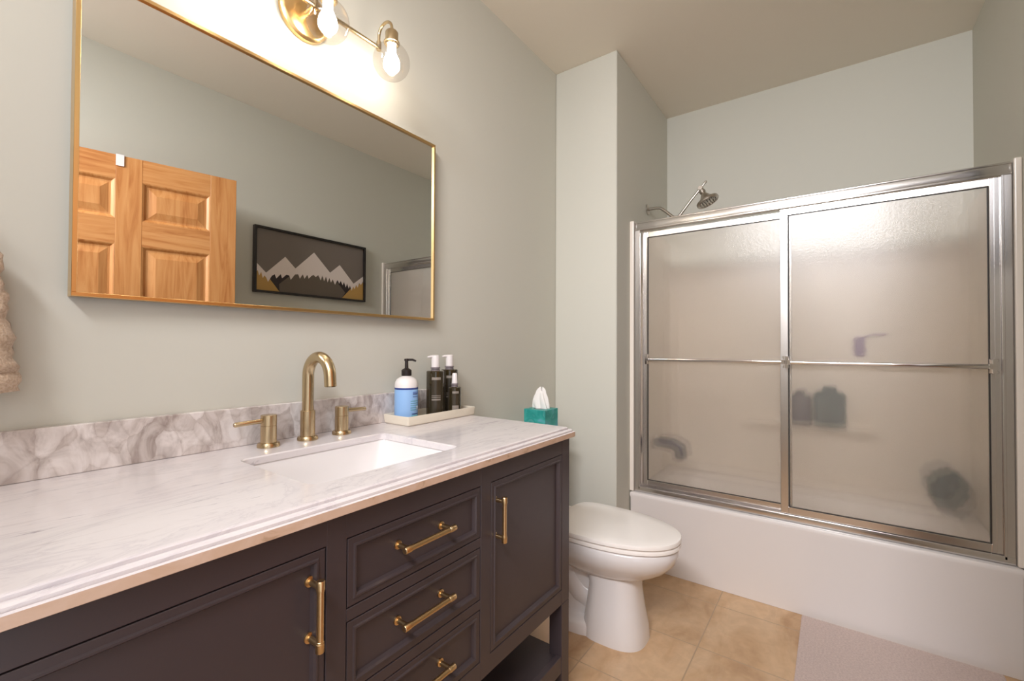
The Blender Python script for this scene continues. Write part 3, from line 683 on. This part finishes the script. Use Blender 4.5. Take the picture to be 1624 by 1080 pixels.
def make_tissues():
    x0, x1, y0, y1, z0, z1 = 0.400, 0.512, -0.200, -0.088, 0.7235, 0.849
    t = thing('tissue_box', 'teal tissue box with a white tissue standing up, beyond the countertop corner', 'tissue box', ((x0+x1)/2, (y0+y1)/2, z0))
    mt = mat('teal_card', (0.1,0.4,0.38), 0.4); v = coords(mt, (1,1,1)); n = noise(mt, v, 14, 4, 1.0)
    r = ramp(mt, [(0.32, lin((96,160,176))), (0.45, lin((60,160,152))), (0.6, lin((28,140,132))), (0.75, lin((120,175,175)))]); lk(mt, n, r.inputs[0]); lk(mt, r.outputs[0], bsdf(mt).inputs['Base Color'])
    bm = B(); box(bm, x0, x1, y0, y1, z0, z1, 0.0015, 1); obj('box', bm, mt, t)
    M_slot = mat('slot_edge', lin((70,80,80)), 0.6)
    cx, cy = (x0+x1)/2, (y0+y1)/2
    bm = B(); lathe(bm, [(0.030,z1+0.0002),(0.030,z1+0.0008)], (cx,cy,0)); obj('opening', bm, M_slot, t)
    M_tis = mat('white_tissue', (0.82,0.80,0.77), 0.9)
    bm = B(); n = 40; rings = []
    for i in range(14):
        f = i/13; z = z1+0.001+f*0.087
        rad = 0.027*(1-f)**0.55 + 0.006 + 0.008*math.sin(f*PI)*0.6
        rings.append([Vector((cx + (rad*(1+0.30*math.sin(5*a+f*2.5)+0.12*math.sin(11*a)))*math.cos(a)*0.55 + 0.004*f, cy + (rad*(1+0.30*math.sin(5*a+f*2.5)))*math.sin(a)*1.1 + 0.006*math.sin(f*3), z + (0.010*math.sin(3*a)*f if i > 10 else 0))) for a in [2*PI*k/n for k in range(n)]])
    loft(bm, rings, False, False); ob = obj('tissue', bm, M_tis, t, smooth=70)
make_tissues()

# ------------------------------------------------------------------ bathtub, surround, shower door
TX = 0.992
def make_tub():
    t = thing('bathtub', 'white alcove bathtub with a plain front apron below the sliding glass doors', 'bathtub', (1.32, -1.05, 0))
    bm = B(); x0, x1, y0, y1 = TX, XB-0.003, YS+0.003, -0.353
    o = lambda i, z, r=0.006: rrect(x0+i, x1-i, y0+i, y1-i, r, z, 6)
    ii = lambda i, z, r=0.10: rrect(x0+0.095+i, x1-0.060-i, y0+0.09+i, y1-0.09-i, r, z, 6)
    loft(bm, [o(0.004,0.001), o(0.004,0.02), o(0.003,0.345), o(0.0,0.355), o(0,0.366), o(0.003,0.373), o(0.010,0.376,0.01),
              ii(-0.008,0.377,0.11), ii(0,0.371), ii(0.02,0.28), ii(0.045,0.12,0.12), ii(0.08,0.075,0.12), ii(0.14,0.065,0.09)], True, True)
    obj('shell', bm, M_acryl, t, smooth=40)
    bm = B(); lathe(bm, [(0.024,0.0655),(0.024,0.068),(0.018,0.069)], (1.33,-0.66,0)); obj('drain', bm, M_chrome, t, smooth=40)
make_tub()

def make_surround():
    t = thing('tub_surround', 'cream moulded wall surround inside the tub enclosure', 'tub surround', (1.3, -1.05, 0.38))
    zt = 1.792
    bm = B(); box(bm, 1.000, XB-0.001, -0.372, -0.3505, 0.3785, zt, 0.004, 3); obj('end_panel', bm, M_surr, t)
    bm = B(); box(bm, 1.000, XB-0.001, YS+0.0005, YS+0.020, 0.3785, zt, 0.004, 3); obj('end_panel', bm, M_surr, t)
    bm = B(); box(bm, XB-0.022, XB-0.001, YS+0.020, -0.372, 0.3785, zt-0.16, 0.004, 3); b = obj('back_panel', bm, M_surr, t)
    bm = B(); box(bm, XB-0.085, XB-0.022, -1.40, -0.80, 0.700, 0.722, 0.008, 3); obj('ledge', bm, M_surr, b)
make_surround()

ZT = 1.784
def make_shower_door():
    t = thing('shower_door', 'chrome-framed sliding door with two obscured glass panes on the tub rim', 'shower door', (1.04, -1.06, 0.378))
    y0, y1 = -1.7295, -0.3735        # clear width between the two end panels
    X0, X1 = 1.014, 1.062
    bm = B()
    box(bm, X0, X1, y0, y1, ZT-0.040, ZT, 0.003, 2); box(bm, X0-0.003, X0+0.004, y0, y1, ZT-0.044, ZT-0.034, 0.0015, 2); box(bm, X0-0.003, X0+0.004, y0, y1, ZT-0.006, ZT+0.001, 0.0015, 2)
    obj('header', bm, M_alu, t, smooth=30)
    bm = B(); box(bm, X0, X1, y0, y1, 0.3785, 0.390, 0.002, 1); box(bm, X0-0.002, X0+0.004, y0, y1, 0.3785, 0.405, 0.0015, 2); box(bm, 1.037, 1.040, y0, y1, 0.390, 0.402); box(bm, X1-0.004, X1, y0, y1, 0.390, 0.402)
    obj('bottom_track', bm, M_alu, t, smooth=30)
    for (a, b) in ((y1-0.024, y1), (y0, y0+0.024)):
        bm = B(); box(bm, X0, X1, a, b, 0.392, ZT-0.041, 0.002, 1)
        s = 1 if a > -1 else -1; c = a if s > 0 else b
        box(bm, X0-0.002, X0+0.005, c-0.004, c+0.004, 0.392, ZT-0.041, 0.0015, 1)
        obj('wall_jamb', bm, M_alu, t, smooth=30)
    def panel(xc, ya, yb, zt, wide, bar_x, label):
        z0 = 0.406; zz = zt
        fx = 0.0065
        bm = B(); w_ = wide
        box(bm, xc-fx, xc+fx, ya, ya+w_, z0, zz, 0.0015, 1); box(bm, xc-fx, xc+fx, yb-w_, yb, z0, zz, 0.0015, 1)
        box(bm, xc-fx, xc+fx, ya+w_, yb-w_, z0, z0+0.030, 0.0015, 1); box(bm, xc-fx, xc+fx, ya+w_, yb-w_, zz-0.028, zz, 0.0015, 1)
        for a in (ya+w_*0.55, yb-w_*0.55): box(bm, xc-fx-0.0015, xc-fx+0.001, a-0.0015, a+0.0015, z0, zz)
        p = obj('sliding_panel', bm, M_alu, t, smooth=30); p['label'] = label
        bm = B(); g = 0.0022     # dark glazing gasket line round the glass
        a0, a1, c0, c1 = ya+w_, yb-w_, z0+0.030, zz-0.028
        for r in ((a0, a0+g*1.6, c0, c1), (a1-g*1.6, a1, c0, c1), (a0, a1, c0, c0+g), (a0, a1, c1-g, c1)): box(bm, xc-0.0055, xc+0.0055, r[0], r[1], r[2], r[3])
        obj('gasket', bm, M_rubber, p)
        bm = B(); box(bm, xc-0.0025, xc+0.0025, a0+0.001, a1-0.001, c0+0.001, c1-0.001); obj('obscured_glass', bm, M_obs, p)
        zb = 1.066; yl, yr = ya+w_*0.5+0.012, yb-w_*0.5-0.012
        bm = B(); tube(bm, [(bar_x, yl+0.012, zb), (bar_x, yr-0.012, zb)], 0.0092, 18); obj('towel_bar', bm, M_chrome, p, smooth=40)
        for yy, s in ((yl, 1), (yr, -1)):
            bm = B(); sgn = -1 if bar_x < xc else 1; xa = xc+sgn*fx
            lo, hi = min(xa, bar_x+sgn*0.004), max(xa, bar_x+sgn*0.004)
            for z in (zb-0.026, zb+0.016): box(bm, xc-fx-0.001 if sgn < 0 else xc, xa+sgn*0.003 if sgn > 0 else xc, yy-s*0.018, yy+s*0.006, z, z+0.010, 0.001, 1)
            box(bm, lo, hi, yy-0.006, yy+0.006, zb-0.026, zb+0.026, 0.0015, 1); box(bm, bar_x-0.009, bar_x+0.009, yy-0.001 if s > 0 else yy-0.016, yy+0.016 if s > 0 else yy+0.001, zb-0.009, zb+0.009, 0.002, 1)
            obj('bar_bracket', bm, M_chrome, p, smooth=30)
    panel(1.029, -1.7035, -1.030, ZT-0.045, 0.030, 0.985, 'outer sliding pane on the right with the towel bar in front')
    panel(1.051, -1.072, -0.404, ZT-0.050, 0.026, 1.026, 'inner sliding pane on the left')
make_shower_door()

# shower head on the partition side of the alcove
def make_shower_head():
    x = 1.28
    t = thing('shower_head', 'brushed nickel shower head on a bent arm above the glass doors', 'shower head', (x, -0.35, 1.92))
    bm = B(); lathe(bm, [(0.030,-0.3505),(0.030,-0.354),(0.022,-0.358),(0.012,-0.362)], (x,0,1.925), 'y'); obj('escutcheon', bm, M_nickel, t, smooth=40)
    bm = B(); tube(bm, [(x,-0.355,1.925),(x,-0.400,1.925),(x,-0.425,1.920),(x,-0.450,1.900),(x,-0.490,1.862),(x,-0.508,1.850)], 0.0085, 16); obj('wall_arm', bm, M_nickel, t, smooth=50)
    bm = B(); lathe(bm, [(0.012,-0.016),(0.0145,-0.012),(0.0145,0.012),(0.012,0.016)], (x,-0.513,1.846), 'x', 20)
    tube(bm, [(x,-0.513,1.846),(x,-0.536,1.868),(x,-0.600,1.945),(x,-0.640,1.990)], [0.0075,0.0075,0.0068,0.0068], 16)
    lathe(bm, [(0.011,-0.014),(0.013,-0.010),(0.013,0.010),(0.011,0.014)], (x,-0.640,1.990), 'x', 20)
    tube(bm, [(x,-0.640,1.990),(x,-0.668,2.022),(x,-0.672,2.022)], [0.005,0.006,0.004], 12)
    obj('extension_arm', bm, M_nickel, t, smooth=50)
    # bell-shaped head, tilted
    bm = B(); d = Vector((0, -0.42, -0.90)).normalized(); p = Vector((x,-0.640,1.990)); xx, yy = frame_of(d)
    prof = [(0.010,0.0),(0.012,0.006),(0.012,0.014),(0.016,0.016),(0.016,0.030),(0.012,0.033),(0.016,0.040),(0.024,0.052),(0.034,0.066),(0.046,0.074),(0.056,0.077),(0.058,0.080),(0.058,0.090),(0.054,0.094),(0.050,0.092)]
    loft(bm, [[p+d*h+(xx*math.cos(2*PI*k/40)+yy*math.sin(2*PI*k/40))*r for k in range(40)] for r, h in prof]); hd = obj('head', bm, M_nickel, t, smooth=35)
    bm = B(); q = p+d*0.0935
    for rr_, nn in ((0.014,6),(0.028,12),(0.041,18)):
        for k in range(nn):
            a = 2*PI*k/nn; c = q+(xx*math.cos(a)+yy*math.sin(a))*rr_
            tube(bm, [c-d*0.003, c+d*0.002], 0.0016, 6)
    obj('nozzles', bm, M_rubber, hd)
make_shower_head()

# items behind the obscured panes
t = thing('tub_spout', 'dark chrome tub spout blurred behind the left pane, low on the end wall', 'spout', (1.34, -0.372, 0.56))
bm = B(); lathe(bm, [(0.040,-0.3725),(0.040,-0.380),(0.030,-0.386)], (1.34,0,0.580), 'y'); obj('flange', bm, M_chrome, t, smooth=40)
bm = B(); tube(bm, [(1.34,-0.375,0.580),(1.34,-0.43,0.582),(1.34,-0.48,0.578),(1.34,-0.515,0.560),(1.34,-0.522,0.520),(1.34,-0.522,0.505)], [0.029,0.031,0.034,0.036,0.033,0.032], 24); obj('body', bm, mat('dark_chrome', (0.07,0.07,0.10), 0.22, 0.6), t, smooth=50)
def poof(name, c, r, m, label, cat, sx=1, sz=1, seed=1):
    random.seed(seed); bm = B(); bmesh.ops.create_icosphere(bm, subdivisions=4, radius=1)
    from mathutils import noise as mn
    for v in bm.verts:
        n = v.co.normalized(); k = 1 + 0.16*math.sin(9*n.x+7*n.z+seed) * math.cos(8*n.y-3*n.z) + 0.10*mn.noise(n*5+Vector((seed,0,0)))
        v.co = Vector((c[0]+n.x*r*k*0.58, c[1]+n.y*r*k*sx, c[2]+n.z*r*k*sz))
    return tag(obj(name, bm, m, smooth=180), label, cat)
M_tealp = towel_mat('teal_mesh', (0.010,0.045,0.055), (0.022,0.075,0.085), 300, 0.5)
M_slate = mat('slate_plastic', (0.055,0.05,0.075), 0.35); M_purple = mat('purple_plastic', (0.20,0.10,0.26), 0.4)
poof('bath_pouf', (1.572, -1.640, 0.486), 0.080, M_tealp, 'dark teal round bath pouf blurred low behind the right pane, on the tub rim', 'bath pouf', 0.85, 1.12, 3)
def bottle(c, r, h, m, label, sx=1.0):
    t = thing('shampoo_bottle', label, 'bottle', c)
    bm = B(); prof = [(r*0.92,0),(r,0.006),(r,h*0.78),(r*0.85,h*0.86),(r*0.42,h*0.90)]
    loft(bm, [[Vector((c[0]+rr*math.cos(a)*0.7, c[1]+rr*math.sin(a)*sx, c[2]+hh)) for a in [2*PI*k/32 for k in range(32)]] for rr, hh in prof]); obj('body', bm, m, t, smooth=50)
    bm = B(); lathe(bm, [(r*0.45,h*0.90),(r*0.45,h*0.985),(r*0.38,h)], c); obj('cap', bm, m, t, smooth=50)
bottle((1.582, -1.202, 0.7225), 0.070, 0.205, M_tealp, 'dark teal bottle blurred behind the right pane near the middle stile')
bottle((1.582, -1.076, 0.7225), 0.053, 0.180, M_slate, 'grey-violet bottle blurred behind the middle stile, left of the teal one')
t = thing('razor_holder', 'small purple item hung on the back wall behind the right pane', 'razor', (XB-0.022, -1.325, 1.10))
bm = B(); box(bm, XB-0.050, XB-0.0225, -1.350, -1.305, 1.085, 1.185, 0.012, 3); obj('body', bm, M_purple, t)
bm = B(); tube(bm, [(XB-0.036,-1.335,1.180),(XB-0.045,-1.380,1.196),(XB-0.045,-1.430,1.196)], 0.004, 10); obj('handle', bm, M_purple, t, smooth=60)

# ------------------------------------------------------------------ bath mat
bm = B(); box(bm, 0.430, 0.978, -1.690, -1.108, 0.0005, 0.012, 0.005, 3)
tag(obj('bath_mat', bm, M_rug), 'pinkish beige bath mat on the tile floor in front of the tub', 'bath mat')
